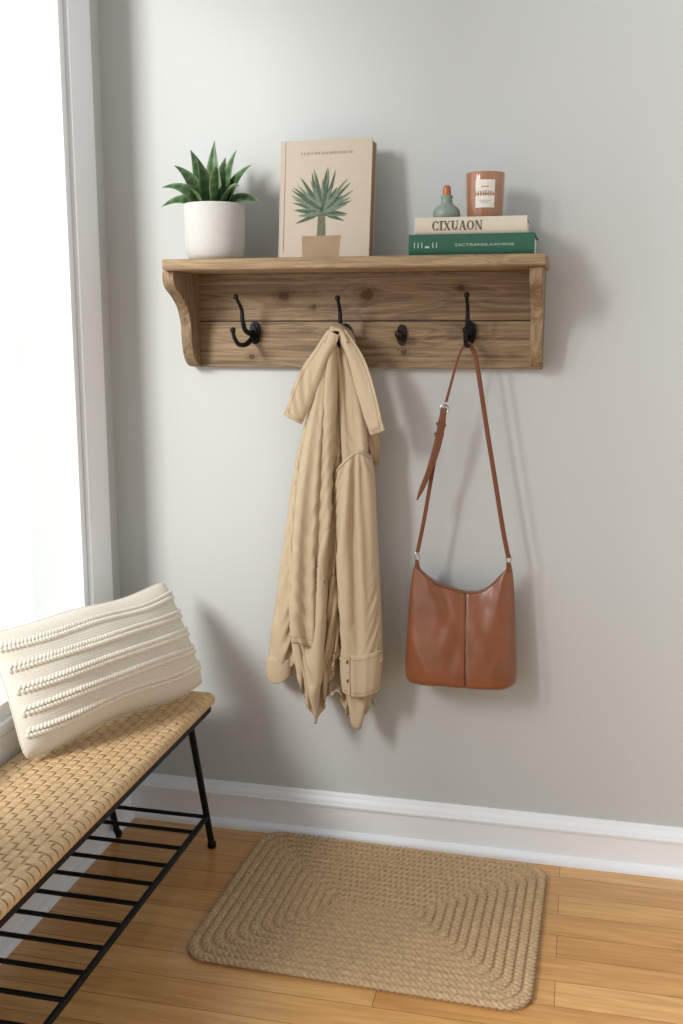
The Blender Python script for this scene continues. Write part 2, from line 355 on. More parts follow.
def hook_mesh():
    m = MB()
    m.prism([(.0145*math.cos(a), -.002, .0275*math.sin(a)) for a in np.linspace(0, 2*math.pi, 29)[:-1]], (0, -.006, 0))
    m.prism([(.0095*math.cos(a), -.008, .017*math.sin(a)) for a in np.linspace(0, 2*math.pi, 25)[:-1]], (0, -.005, 0))
    p = smooth_path([(0, -.004, .004), (0, -.026, -.001), (0, -.050, .008), (0, -.060, .032), (0, -.064, .056), (0, -.088, .084)], 30)
    m.tube(p, np.linspace(.0072, .0038, 30), 12, ref=(1, 0, 0)); m.ball(p[-1], .0066, 14)
    p = smooth_path([(0, -.004, -.004), (0, -.028, -.019), (0, -.052, -.028), (0, -.080, -.026), (0, -.098, -.009), (0, -.103, .007)], 30)
    m.tube(p, np.linspace(.0072, .0042, 30), 12, ref=(1, 0, 0)); m.ball(p[-1], .0070, 14)
    return m
hk0 = None
for px, py, rz in ((256, 333, -14), (346, 335, 0), (470, 333, 0)):
    loc = W(px, py, BF)
    if hk0 is None:
        hk0 = hook_mesh().build('coat_hook', m_black, shelf, loc=loc); h = hk0
        for z in (.021, -.022):
            s = MB().lathe([(0, .0035), (.002, .0033), (.0032, .002), (.0035, 0)], (0, 0, 0), 12).build('screw', m_screw, hk0)
            s.rotation_euler = (R(90), 0, 0); s.location = (0, -.0078, z)
    else:
        h = hk0.copy(); COL.objects.link(h); h.location = tuple(float(q) for q in loc)
        for ch in list(hk0.children):
            q = ch.copy(); COL.objects.link(q); q.parent = h
    h.rotation_euler = (0, 0, R(rz))
loc = W(402, 335, BF)
m = MB(); m.prism([(.0125*math.cos(a), 0, .025*math.sin(a)) for a in np.linspace(0, 2*math.pi, 25)[:-1]], (0, -.005, 0))
p = smooth_path([(0, -.003, -.004), (-.001, -.016, -.007), (-.002, -.026, -.005), (-.002, -.033, .002)], 16); m.tube(p, np.linspace(.0075, .0060, 16), 10, ref=(1, 0, 0)); m.ball(p[-1], .0098, 14)
pg = m.build('coat_peg', m_bronze, shelf, loc=loc); pg['label'] = 'short dark metal knob'

# ------------------------------------------------------------------ potted succulent
pc = W(215.5, 258, -.105); pc[2] = ZS
plant = thing('potted_succulent', pc, 'spiky green succulent in a round off-white ceramic pot', 'potted plant')
MB().lathe([(0, 0), (.050, 0), (.060, .003), (.066, .012), (.069, .03), (.0705, .07), (.0712, .126), (.0700, .1285), (.0665, .128), (.0655, .122), (.064, .108), (0, .108)], pc, 48).build('pot', m_pot, plant, smooth=50)
MB().lathe([(0, .117), (.03, .1155), (.0645, .112)], pc, 32).build('soil', m_soil, plant)
fol = MB(); b0 = pc+np.array([0, 0, .110]); stripe = []
tips = [(.004, .162, .0, 1), (-.062, .146, .015, 1), (.052, .142, .015, 1), (-.090, .106, -.02, 1.05), (.092, .104, .0, 1.05), (-.026, .122, -.045, 1.1),
        (-.130, .060, .0, 1.0), (.118, .016, -.01, .95), (-.124, .014, -.02, .95), (.030, .092, -.068, 1.15), (-.050, .052, -.075, 1.1), (.082, .050, -.060, 1.0), (.016, .130, .04, 1.0)]
for (tx, tz, ty, wk) in tips:
    tip = b0+np.array([tx, ty, tz]); d = np.array([tx, ty, 0]); dl = np.linalg.norm(d)+1e-6; dn = d/dl
    bs = b0+dn*min(.02, dl*.3); ctl = bs*.5+tip*.5+np.array([0, 0, .042*(dl/.12)])-dn*.008
    n = 40; q = np.linspace(0, 1, n)[:, None]; path = (1-q)**2*bs+2*q*(1-q)*ctl+q*q*tip
    t = np.gradient(path, axis=0); t /= np.linalg.norm(t, axis=1)[:, None]
    inward = np.array([0, 0, 1.])*1.0-dn*.6 if dl > .01 else np.array([0, -1., .1])
    inward = inward+np.array([0, -1.0, 0]); ph = random.uniform(0, 6)
    vs = []
    for i in range(n):
        s = i/(n-1); w = wk*.0265*min(1, .70+1.1*s)*(max(0, 1-s**1.6))+.0003
        a = np.cross(t[i], inward); a /= np.linalg.norm(a)+1e-9; bb = np.cross(a, t[i]); ser_ = 1.06 if i % 2 else .97     # serrated rim
        for (cx, cy) in ((-1, .25), (-.88, .1), (-.5, -.16), (0, -.28), (.5, -.16), (.88, .1), (1, .25), (.5, .05), (0, -.02), (-.5, .05)):
            vs.append(path[i]+a*cx*w*(ser_ if abs(cx) == 1 else 1)+bb*cy*w)
            stripe.append(.55 if abs(cx) == 1 else (.18*max(0, math.sin(s*34+ph)+.1*math.sin(cx*5)) if s > .12 else 0))
    K = 10
    fol.add(vs, [(i*K+j, i*K+(j+1) % K, (i+1)*K+(j+1) % K, (i+1)*K+j) for i in range(n-1) for j in range(K)]+[tuple(range(K)), tuple(range((n-1)*K, n*K))])
fo = fol.build('foliage', m_leaf, plant, smooth=60, merge=False)
at = fo.data.attributes.new('stripe', 'FLOAT', 'POINT'); at.data.foreach_set('value', stripe)

# ------------------------------------------------------------------ standing book with plant picture
ba = R(-3.0)
br_ = np.array([math.cos(ba), math.sin(ba), 0]); lean = R(6.5)
bn0 = np.array([math.sin(ba), -math.cos(ba), 0])       # towards the room
bu = -bn0*math.sin(lean)+np.array([0, 0, math.cos(lean)]); bn = bn0*math.cos(lean)+np.array([0, 0, math.sin(lean)])
o0 = W(278, 257, -.098); o0[2] = ZS+.0015
bw = float(np.linalg.norm(W(370, 200, -.075)-W(278, 200, -.075))); bh = .269; bt = .040
bk = thing('book', o0+br_*bw/2, 'upright beige hardcover with a potted agave pictured on its cover', 'book', None)
ct = .003
cv = MB(); cv.obox(o0-bn*ct, br_*bw, bu*bh, bn*ct); cv.obox(o0-bn*bt, br_*bw, bu*bh, bn*ct); cv.obox(o0-bn*bt, br_*ct, bu*bh, bn*bt)
cv.build('cover', m_cover, bk, bevel=.0008)
MB().obox(o0-bn*(bt-ct)+br_*ct+bu*.004, br_*(bw-ct-.002), bu*(bh-.008), bn*(bt-2*ct)).build('page_block', m_pages, bk, smooth=0)
MB().obox(o0+br_*.011+bn*.0001, br_*.0015, bu*bh, bn*.0003).build('hinge_crease', m_cover_edge, bk, smooth=0)
def cvp(px, py, e=.0006):      # a place on the cover from its place in the picture
    u = (px-278)/93*bw; v = (257-py)/117*bh; return o0+br_*u+bu*v+bn*e
pic = MB(); rnd = random.Random(3)
def blade(mb, b, ang, ln, wd, e, curve=0):
    L = []; Rr = []
    for i in range(11):
        s = i/10; a = ang+curve*s; x = b[0]+ln*s*math.cos(a); y = b[1]-ln*s*math.sin(a); w = wd*((.5+.9*s) if s < .4 else .86*((1-s)/.6)**.8)
        nx, ny = -math.sin(a), -math.cos(a); L.append(cvp(x+nx*w, y+ny*w, e)); Rr.append(cvp(x-nx*w, y-ny*w, e))
    mb.add(L+Rr, [(i, i+1, 12+i, 11+i) for i in range(10)])
dk = MB()
for i, a in enumerate(np.linspace(-22, 202, 21)):
    blade(pic if i % 2 else dk, (322, 211), R(a), 26+17*max(0, math.sin(R(a)))+rnd.uniform(-2, 3), 2.6, .0006+.00006*(i % 4), rnd.uniform(-.12, .12))
for i, a in enumerate(np.linspace(22, 158, 13)):
    blade(dk if i % 2 else pic, (322, 209), R(a), 27+rnd.uniform(-8, 12), 2.5, .001+.00006*(i % 3))
pic.build('printed_leaves', m_print_g, bk, smooth=0, merge=False); dk.build('printed_leaves', m_print_d, bk, smooth=0, merge=False)
MB().add([cvp(318.5, 208), cvp(325.5, 208), cvp(326.5, 234), cvp(317.5, 234)], [(0, 1, 2, 3)]).build('printed_trunk', m_print_t, bk, smooth=0)
MB().add([cvp(302, 234), cvp(342, 234), cvp(340.5, 255.5), cvp(303.5, 255.5)], [(0, 1, 2, 3)]).build('printed_pot', m_print_p, bk, smooth=0)
lt = MB()
for row, (x0, x1, y, hh) in enumerate(((299, 350, 153, 2.2),)):
    x = x0
    while x < x1:
        w = rnd.choice((1.2, 1.8, 2.4)); lt.add([cvp(x, y+hh/2), cvp(x+w, y+hh/2), cvp(x+w, y-hh/2), cvp(x, y-hh/2)], [(0, 1, 2, 3)]); x += w+rnd.choice((.7, .9, 1.8))
lt.build('cover_lettering', m_print_l, bk, smooth=0)

# ------------------------------------------------------------------ lying books
def lying_book(x0, x1, yf, depth, z0, t, mc, label):
    r = thing('book', ((x0+x1)/2, yf+depth/2, z0), label, 'book', 'books lying on the shelf')
    c = MB(); k = .003
    c.box(x0, x1, yf+.004, yf+depth, z0, z0+k).box(x0, x1, yf+.004, yf+depth, z0+t-k, z0+t)
    zz = np.linspace(0, t, 9); sp = [(x0, yf+.004-.004*math.sin(math.pi*z/t)**.5, z0+z) for z in zz]+[(x0, yf+.008, z0+t), (x0, yf+.008, z0)]
    c.prism(sp, (x1-x0, 0, 0)); c.build('cover', mc, r, smooth=30)
    MB().box(x0+.004, x1-.004, yf+.008, yf+depth-.004, z0+k, z0+t-k).build('page_block', m_pages_w, r, smooth=0)
    return r
yf = -.190
a = W(408.5, 245, yf); b = W(534.5, 245, yf); tg = .044
gb = lying_book(float(a[0]), float(b[0]), yf, .17, ZS, tg, m_book_g, 'dark green book lying flat at the bottom of the pair')
yf2 = -.182
a2 = W(414.5, 226, yf2); b2 = W(527, 226, yf2); tb = .036
ib = lying_book(float(a2[0]), float(b2[0]), yf2, .155, ZS+tg, tb, m_book_b, 'cream book lying on top of the green book')
RX = (1, 0, 0); UZ = (0, 0, 1)
o = W(432, 233, yf2); o[1] = yf2-.0006; o[2] = ZS+tg+.0085
serif_text('CIXUAON', o, RX, UZ, .108, .0195).build('spine_lettering', m_ink, ib, smooth=0, merge=False)
o = W(414, 249, yf); o[1] = yf-.0006; o[2] = ZS+.016
text_mesh('spine_lettering', 'S3CTRANSLAAVANS', W(455, 249, yf)*[1, 0, 0]+[0, yf-.0006, ZS+.018], RX, UZ, .125, .0056, m_gilt, gb)
mk = MB()
for i, (w, hh) in enumerate(((.002, .012), (.002, .012), (.002, .012), (.009, .004), (.002, .012), (.002, .012))):
    x = o[0]+i*.008+(.008 if i > 3 else 0); mk.add([(x, yf-.0006, ZS+.015), (x+w, yf-.0006, ZS+.015), (x+w, yf-.0006, ZS+.015+hh), (x, yf-.0006, ZS+.015+hh)], [(0, 1, 2, 3)])
mk.build('spine_ornament', m_gilt, gb, smooth=0)

# ------------------------------------------------------------------ candle and little bottle
ZB = ZS+tg+tb
c0 = W(484.5, 217, -.105); c0[2] = ZB
cn = thing('candle', c0, 'amber glass jar candle with a cream label on the books', 'candle')
MB().lathe([(0, 0), (.034, 0), (.0375, .002), (.039, .007), (.0415, .05), (.0428, .096), (.0422, .0975), (.0405, .0965), (.0392, .05), (.037, .010), (0, .008)], c0, 48).build('jar', m_amber, cn, smooth=50)
MB().lathe([(0, .0085), (.0362, .0105), (.0386, .05), (.0394, .072), (0, .071)], c0, 40).build('wax', m_wax, cn, smooth=40)
ang0 = math.atan2(CAM[1]-c0[1], CAM[0]-c0[0])
def on_jar(q, z, e): r = .039+.0038*((z-.007)/.092)**.9+e; return (c0[0]+r*math.cos(ang0+q), c0[1]+r*math.sin(ang0+q), c0[2]+z)
P = np.array([[on_jar(q, z, .0005) for q in np.linspace(-.52, .52, 15)] for z in np.linspace(.022, .080, 5)])
lab = MB().grid(P).build('label', m_label, cn)
mk = MB()
for (z, q0, q1, hh) in ((.064, -.20, .20, .003), (.055, -.32, .32, .0018), (.051, -.24, .24, .0014), (.036, -.28, .28, .0012), (.032, -.2, .2, .0012)):
    q = q0
    while q < q1:
        w = rnd.choice((.03, .05)); mk.add([on_jar(q, z, .0009), on_jar(q+w, z, .0009), on_jar(q+w, z+hh, .0009), on_jar(q, z+hh, .0009)], [(0, 1, 2, 3)]); q += w+.022
mk.build('label_lettering', m_ink_l, lab, smooth=0)
c1 = W(446.5, 217.5, -.125); c1[2] = ZB
bo = thing('bottle', c1, 'small sage green bottle with an orange stopper beside the candle', 'bottle')
MB().lathe([(0, 0), (.026, 0), (.0295, .003), (.0305, .010), (.029, .019), (.024, .026), (.0165, .031), (.0125, .036), (.0115, .044), (.0135, .0475), (.0135, .0505), (.010, .0515), (0, .0515)], c1, 36).build('body', m_sage, bo, smooth=50)
MB().lathe([(0, .050), (.0085, .050), (.0092, .056), (.0086, .066), (.0070, .071), (.004, .073), (0, .0735)], c1, 24).build('stopper', m_copper, bo, smooth=50)

# ------------------------------------------------------------------ cloth
def relax(P, sx, sz, lo, hi, it=240, edge=.0, seed=1, bh_=.10, bv_=.22, noise=.005, kb=4, kv=4, hem=1.0):
    """position-based cloth: the sheet is given more cloth than the space it hangs in, so it buckles into folds"""
    nv, nu = P.shape[:2]; rng = np.random.RandomState(seed)
    sx = np.broadcast_to(np.asarray(sx, float), (nv,))
    Lh = np.linalg.norm(P[:, 1:]-P[:, :-1], axis=2)*sx[:, None]; Lv = np.linalg.norm(P[1:]-P[:-1], axis=2)*sz
    Ld = np.sqrt(((Lh[1:]+Lh[:-1])/2)**2+((Lv[:, 1:]+Lv[:, :-1])/2)**2)
    cu_ = np.cumsum(np.concatenate([np.zeros((nv, 1)), Lh], 1), 1); Bh = cu_[:, kb:]-cu_[:, :-kb]
    cv_ = np.cumsum(np.concatenate([np.zeros((1, nu)), Lv], 0), 0); Bv = cv_[kv:]-cv_[:-kv]
    w = np.ones((nv, nu)); w[0] = 0; w[1] = .3; w[:, 0] = edge; w[:, -1] = edge; w[:, 1] = np.minimum(w[:, 1], .5); w[:, -2] = np.minimum(w[:, -2], .5)
    w[-1] = np.minimum(w[-1], hem); w[-2] = np.minimum(w[-2], (1+hem)/2)
    T0 = P.copy(); u = np.linspace(0, 1, nu)[None]; v = np.linspace(0, 1, nv)[:, None]; nz = 0
    for k in range(18):
        fu = rng.uniform(1.5, 9); fv = rng.uniform(-.5, .5); nz = nz+np.sin(2*math.pi*(fu*(u-.5)*(.8+.4*v)+fv*v)+rng.uniform(0, 7))*rng.uniform(.3, 1)/fu**.4
    P = P.copy(); P[..., 1] -= noise*nz*np.sin(math.pi*u)**.5*np.minimum(1, v*8)
    Q = P.copy(); lo = np.broadcast_to(lo, (nv, nu)); hi = np.broadcast_to(hi, (nv, nu))
    def pair(A, B, wa, wb, L, k):
        d = B-A; l = np.linalg.norm(d, axis=-1)+1e-9; s_ = wa+wb; c = k*(l-L)/l/np.where(s_ > 0, s_, 1)
        return d*(c*wa)[..., None], -d*(c*wb)[..., None]
    for n in range(it):
        V = (P-Q)*.86; Q = P.copy(); P = P+V*w[..., None]; P[..., 2] -= 2.5e-5*w
        for c in (0, 1):
            a = np.arange(c, nu-1, 2); da, db = pair(P[:, a], P[:, a+1], w[:, a], w[:, a+1], Lh[:, a], .9); P[:, a] += da; P[:, a+1] += db
            a = np.arange(c, nv-1, 2); da, db = pair(P[a], P[a+1], w[a], w[a+1], Lv[a], .9); P[a] += da; P[a+1] += db
        D = np.zeros_like(P)
        da, db = pair(P[:-1, :-1], P[1:, 1:], w[:-1, :-1], w[1:, 1:], Ld, .2); D[:-1, :-1] += da; D[1:, 1:] += db
        da, db = pair(P[:-1, 1:], P[1:, :-1], w[:-1, 1:], w[1:, :-1], Ld, .2); D[:-1, 1:] += da; D[1:, :-1] += db
        da, db = pair(P[:, :-kb], P[:, kb:], w[:, :-kb], w[:, kb:], Bh, bh_); D[:, :-kb] += da; D[:, kb:] += db
        da, db = pair(P[:-kv], P[kv:], w[:-kv], w[kv:], Bv, bv_); D[:-kv] += da; D[kv:] += db
        P += D
        P += (T0-P)*((w == 0)[..., None])
        P[..., 1] = np.clip(P[..., 1], lo, hi)
    for _ in range(2):
        A = P.copy(); A[1:-1, 1:-1] = (P[:-2, 1:-1]+P[2:, 1:-1]+P[1:-1, :-2]+P[1:-1, 2:]+2*P[1:-1, 1:-1])/6; P = P*.4+A*.6
    return P
def surf_normals(P):
    a = np.gradient(P, axis=1); b = np.gradient(P, axis=0); n = np.cross(a, b); n /= np.linalg.norm(n, axis=2)[..., None]+1e-9
    return n*np.where(n[..., 1:2] > 0, -1, 1)          # facing the room
def patch(mb, rows, top, bot, y0, T, folds=(), nu=40, nv=80, back=.4, pw=2, gv=None, wr=0, rg=.5, close=True, fp=2.0, ymax=-.004, rx=None, sheet=0):
    rows = np.asarray(rows, float); u = np.linspace(0, 1, nu+1)[None, :]; v = np.linspace(0, 1, nv+1)[:, None]
    tu = H(*zip(*top), u) if not np.isscalar(top) else top+0*u
    bu_ = H(*zip(*bot), u) if not np.isscalar(bot) else bot+0*u
    py = tu+(bu_-tu)*v; xl = H(rows[:, 0], rows[:, 1], py); xr = H(rows[:, 0], rows[:, 2], py)
    x = xl+(xr-xl)*u; e = np.clip(1-np.abs(2*u-1)**pw, 0, 1)**rg; e[:, 0] = 0; e[:, -1] = 0
    g = gv(v) if gv else 1.0+0*v
    off = T*e*g
    for fo in folds:
        pts, w, amp = fo[:3]; sw2 = fo[3] if len(fo) > 3 else 1.0        # sw2 < 1: a pleat that falls off steeply on its right
        pts = np.asarray(pts, float); xf = H(pts[:, 0], pts[:, 1], py)
        ww = w if np.isscalar(w) else np.interp(py, pts[:, 0], w); am = amp if np.isscalar(amp) else np.interp(py, pts[:, 0], amp)
        d = (x-xf)/ww; d = np.where(d > 0, d/sw2, d)
        off = off+am*np.exp(-np.abs(d)**fp)*np.minimum(1, e*1.6)
    if wr:
        off = off+wr*e*(np.sin(.13*py+.21*x+1)*np.sin(.17*x-.06*py+.5)+.7*np.sin(.31*py-.16*x+2)*np.sin(.05*py+.11*x)+.5*np.sin(.09*py+.4*x)*np.sin(.047*py-.1*x+1))
    P = W(x, py, y0); Fr = P.copy(); Fr[..., 1] -= off
    if rx: Fr = relax(Fr, **(rx(v) if callable(rx) else rx))
    if sheet: Bk = Fr-surf_normals(Fr)*sheet
    else:
        Bk = P.copy(); Bk[..., 1] += back*T*e*g; Bk[..., 1] = np.minimum(Bk[..., 1], ymax)
        Bk[:, 0] = Fr[:, 0]; Bk[:, -1] = Fr[:, -1]
    mb.grid(Fr); mb.grid(Bk, True)
    if close:
        for j in (0, nv): mb.grid(np.stack([Fr[j], Bk[j]]), j == 0)
        if sheet:
            for i in (0, nu): mb.grid(np.stack([Fr[:, i], Bk[:, i]]), i != 0)
    mb.front = Fr
    return mb
def seam_on(Fr, path_uv, r, name, par, mat, n=60):      # a stitched line lying on a cloth sheet
    uv = smooth_path(path_uv, n); nv, nu = Fr.shape[:2]; nr = surf_normals(Fr); pts = []
    for u, v in uv:
        a, b = min(max(u, 0), 1)*(nu-1), min(max(v, 0), 1)*(nv-1); i, j = min(int(a), nu-2), min(int(b), nv-2); fa, fb = a-i, b-j
        g = lambda A: (A[j, i]*(1-fa)+A[j, i+1]*fa)*(1-fb)+(A[j+1, i]*(1-fa)+A[j+1, i+1]*fa)*fb
        pts.append(g(Fr)+g(nr)*r*.4)
    return MB().tube(np.array(pts), r, 6, ref=(0, 1, 0)).build(name, mat, par)
# ------------------------------------------------------------------ jacket
ap = W(338, 330, -.075)
jk = thing('jacket', ap, 'beige cotton jacket hanging by its collar from the second hook', 'jacket')
gtop = lambda v: .62+.85*np.exp(-(v/.07)**2)+.38*np.minimum(1, v*1.6)
rows = [(326, 331, 346), (340, 326, 350), (360, 319, 357), (385, 313, 364), (415, 306, 369), (450, 299, 373), (500, 295, 375), (550, 293, 374), (600, 295, 372), (650, 298, 370), (735, 302, 371)]
hemf = lambda v: 1-.75*np.clip((v-.74)/.26, 0, 1)
body = MB()
patch(body, rows, [(0, 333), (.3, 327), (.6, 327), (1, 333)], [(0, 672), (.2, 688), (.38, 692), (.50, 682), (.60, 687), (.70, 700), (.80, 717), (.86, 729), (.90, 730), (.95, 718), (1, 704)], -.052, .034,
      folds=[([(330, 340), (400, 346), (480, 347), (560, 343), (720, 346)], [4, 8, 9, 9, 9], [.012, .022, .024, .022, .018], .4),
             ([(330, 344), (400, 360), (480, 364), (600, 358), (728, 362)], [4, 8, 9, 9, 8], [.010, .016, .016, .016, .020], .4)],
      nu=72, nv=150, gv=gtop, fp=1.6, sheet=.0018,
      rx=lambda v: dict(sx=(1+(.25+.38*np.exp(-(v/.2)**2))*hemf(v))[:, 0], sz=1.0, lo=-.098-.03*np.exp(-(v/.08)**2), hi=-.03, seed=4, edge=.05, bv_=.46, bh_=.07, kb=3, kv=7, hem=.12))
body.build('body', m_coat, jk, smooth=180)
lf = MB()
patch(lf, [(328, 331, 343), (360, 320, 345), (400, 310, 344), (450, 298, 342), (500, 291, 340), (560, 288, 338), (620, 290, 339), (660, 293, 340), (730, 299, 338)], [(0, 332), (.5, 328), (1, 330)],
      [(0, 656), (.12, 664), (.25, 684), (.38, 706), (.48, 723), (.53, 725), (.60, 714), (.70, 692), (.82, 670), (.9, 658), (1, 650)], -.074, .016,
      folds=[([(330, 334), (400, 320), (480, 309), (560, 304), (690, 306)], [3, 8, 10, 11, 10], [.008, .018, .020, .018, .010], .32),
             ([(330, 338), (400, 334), (480, 328), (560, 324), (720, 320)], [3, 7, 9, 10, 8], [.010, .026, .030, .028, .020], .28),
             ([(400, 342), (480, 338), (560, 335), (660, 335)], [4, 5, 5, 5], [.004, .012, .012, .008], .35)],
      nu=60, nv=150, gv=lambda v: .7+2.3*np.exp(-(v/.06)**2)+.3*v, fp=1.6, pw=3, sheet=.0018,
      rx=lambda v: dict(sx=(1+(.26+.32*np.exp(-(v/.2)**2))*hemf(v))[:, 0], sz=1.0, lo=-.132-.018*np.exp(-(v/.08)**2), hi=-.066, seed=9, edge=.15, bv_=.46, bh_=.07, kb=3, kv=7, hem=.12))
lfo = lf.build('front_panel', m_coat, jk, smooth=180)
seam_on(lf.front, [(.02, .985), (.25, .985), (.5, .985), (.75, .985), (.98, .985)], .0006, 'hem_stitching', lfo, m_thread)
fpn = MB()
patch(fpn, [(350, 322, 330), (380, 315, 328), (420, 307, 325), (460, 299.5, 322), (510, 294.5, 318), (560, 291.5, 316), (610, 290.5, 316), (655, 291, 317)], 352, [(0, 632), (.25, 639), (.5, 637), (.75, 646), (1, 643)], -.110, .010,
      folds=[([(355, 326), (420, 314), (500, 304), (580, 300), (650, 300)], [3, 6, 8, 8, 8], [.004, .008, .012, .012, .012], .4)],
      nu=36, nv=110, fp=1.6, pw=4, sheet=.0018, rx=lambda v: dict(sx=1.10, sz=1.0, lo=-.155, hi=-.106, seed=21, edge=.2, bv_=.5, bh_=.08, kb=4, kv=8, hem=.3))
fpo = fpn.build('front_placket', m_coat, jk, smooth=180)
seam_on(fpn.front, [(.90, .03), (.90, .3), (.90, .6), (.90, .98)], .0007, 'placket_stitching', fpo, m_thread, 90)
seam_on(fpn.front, [(.02, .975), (.3, .975), (.6, .975), (.98, .975)], .0007, 'hem_stitching', fpo, m_thread)
sl = MB(); patch(sl, [(440, 299, 318), (480, 292, 316), (520, 287, 311), (560, 281, 307), (600, 276, 302), (640, 270, 297), (662, 268, 293)], [(0, 452), (.4, 440), (1, 445)], 661, -.050, .020,
      folds=[([(450, 307), (520, 299), (600, 288), (662, 280)], 7, .007, .4), ([(520, 305), (600, 293), (662, 286)], 5, .006, .4), ([(575, 280), (600, 290), (625, 299)], 4, [0, .005, 0], .5)], nu=30, nv=76, back=.6, fp=1.7, pw=2.6,
      rx=lambda v: dict(sx=1.09, sz=1.02, lo=-.11, hi=-.046, seed=31, edge=0, noise=.003, bv_=.3, bh_=.07, kv=6))
s1 = sl.build('sleeve', m_coat, jk, smooth=180)
cf = MB(); patch(cf, [(654, 267.5, 294), (670, 266.5, 293), (684, 268, 291)], [(0, 656), (1, 658)], [(0, 676), (.5, 681), (1, 675)], -.050, .023, nu=30, nv=16, back=.6, pw=3, wr=.0008)
k1 = cf.build('cuff', m_coat, s1, smooth=180)
sr = MB(); patch(sr, [(448, 345, 370), (460, 337, 373), (480, 333, 375), (520, 334, 377), (560, 337, 379), (600, 339, 381), (640, 341, 382.5), (660, 342, 382)], [(0, 476), (.2, 462), (.45, 452), (.75, 450), (1, 456)], 656, -.082, .028,
      folds=[([(450, 352), (520, 346), (600, 349), (656, 350)], 7, [.002, .008, .010, .008], .4), ([(450, 364), (560, 366), (656, 370)], 8, [.002, .008, .008], .4),
             ([(485, 339), (525, 351), (570, 366)], 5, [0, .006, 0], .5), ([(590, 343), (618, 356), (642, 372)], 4, [0, .006, 0], .5)],
      nu=46, nv=100, back=.75, fp=1.7, pw=3,
      rx=lambda v: dict(sx=1.09, sz=1.018, lo=-.155, hi=-.078, seed=43, edge=0, noise=.003, bv_=.3, bh_=.07, kv=6))
s2 = sr.build('sleeve', m_coat, jk, smooth=180)
cf = MB(); patch(cf, [(646, 341, 383), (665, 340, 382.5), (692, 342.5, 379)], [(0, 649), (.5, 652), (1, 647)], [(0, 689), (.5, 693), (1, 690)], -.082, .034, nu=36, nv=20, back=.75, pw=3.4, wr=.0008,
      folds=[([(648, 356), (692, 357)], 4, .003, .5), ([(648, 370), (692, 368)], 4, .003, .5)])
k2 = cf.build('cuff', m_coat, s2, smooth=180)
for vv_ in (.10, .90): seam_on(cf.front, [(.01, vv_), (.3, vv_), (.6, vv_), (.99, vv_)], .0007, 'cuff_stitching', k2, m_thread)
seam_on(cf.front, [(.30, .02), (.305, .5), (.31, .98)], .0010, 'cuff_opening', k2, m_coat_shaded)
def button(px, py, y, par, r=.0060):
    c = W(px, py, y); o = MB().lathe([(0, .0028), (r*.6, .0022), (r*.8, .003), (r, .002), (r, 0)], (0, 0, 0), 14).build('button', m_button, par)
    o.rotation_euler = (R(90), 0, 0); o.location = tuple(float(q) for q in c)
button(348.5, 662, -.1125, k2); button(349, 681, -.1125, k2); button(274, 664, -.069, k1)
seam_on(sr.front, [(.02, .015), (.2, .012), (.5, .010), (.8, .010), (.98, .015)], .0012, 'armhole_seam', s2, m_thread)
# collar leaves: thin flat bands with a lifted free edge and a stitched border
def strip(A, B, y0, T, name, par, mat=m_coat, bow=0, n=60, curl=0, topl=0, seed=1, sx=1.06, seam=True):
    A = smooth_path(A, n); B = smooth_path(B, n); u = np.linspace(0, 1, 17); mb = MB()
    x = A[:, :1]*(1-u)+B[:, :1]*u; y = A[:, 1:]*(1-u)+B[:, 1:]*u
    P = W(x, y, y0); vv = np.linspace(0, 1, n)[:, None]
    P[..., 1] -= bow*np.sin(math.pi*vv*.9)+curl*vv*(u[None, :]**1.5)+topl*np.exp(-(vv/.22)**2)+.005*np.sin(math.pi*u)[None]
    P = relax(P, sx, 1.01, P[..., 1]-.02, P[..., 1]+.006, it=120, edge=.5, seed=seed, noise=.0015, hem=.3, bv_=.4)
    Bq = P-surf_normals(P)*T
    mb.grid(P); mb.grid(Bq, True)
    for j in (0, n-1): mb.grid(np.stack([P[j], Bq[j]]), j == 0)
    for i in (0, 16): mb.grid(np.stack([P[:, i], Bq[:, i]]), i != 0)
    o = mb.build(name, mat, par, smooth=60)
    if seam: seam_on(P, [(.84, .06), (.84, .3), (.84, .6), (.84, .88), (.80, .945), (.6, .95), (.3, .95), (.06, .95)], .0006, 'collar_stitching', o, m_thread, 110)
    return o
strip([(341, 335), (330, 355), (320, 381), (311, 403), (302, 423)], [(330, 330), (317, 344), (305, 363), (294, 389), (286.5, 412)], -.112, .003, 'collar', jk, bow=.012, curl=.010, topl=.022, seed=5, sx=1.10)
strip([(341, 333), (349, 355), (356, 381), (363, 406), (371, 433)], [(347, 329), (362, 346), (372, 372), (380, 400), (385.5, 426)], -.106, .003, 'collar', jk, bow=.012, curl=.030, topl=.022, seed=8, sx=1.10)
strip([(356, 396), (363, 424), (368, 446), (370, 463)], [(376, 418), (380.5, 436), (381, 449), (378.5, 464)], -.074, .003, 'inner_flap', jk, mat=m_coat_shaded, seam=False)
hl = MB(); q = W(np.array([333, 335, 339, 343, 345]), np.array([335, 328, 325, 328, 335]), -.10); hl.sweep(smooth_path(q, 20), .004, .0015, (0, 1, 0), 8); hl.build('hanger_loop', m_coat_shaded, jk)
nk = MB(); q = W(np.array([328.5, 332.5, 339, 346, 351]), np.array([343, 334, 329.5, 332, 342]), -.094); nk.sweep(smooth_path(q, 30), .044, .0085, (0, 0, 1), 16); nk.build('neck_fold', m_coat, jk, smooth=180)

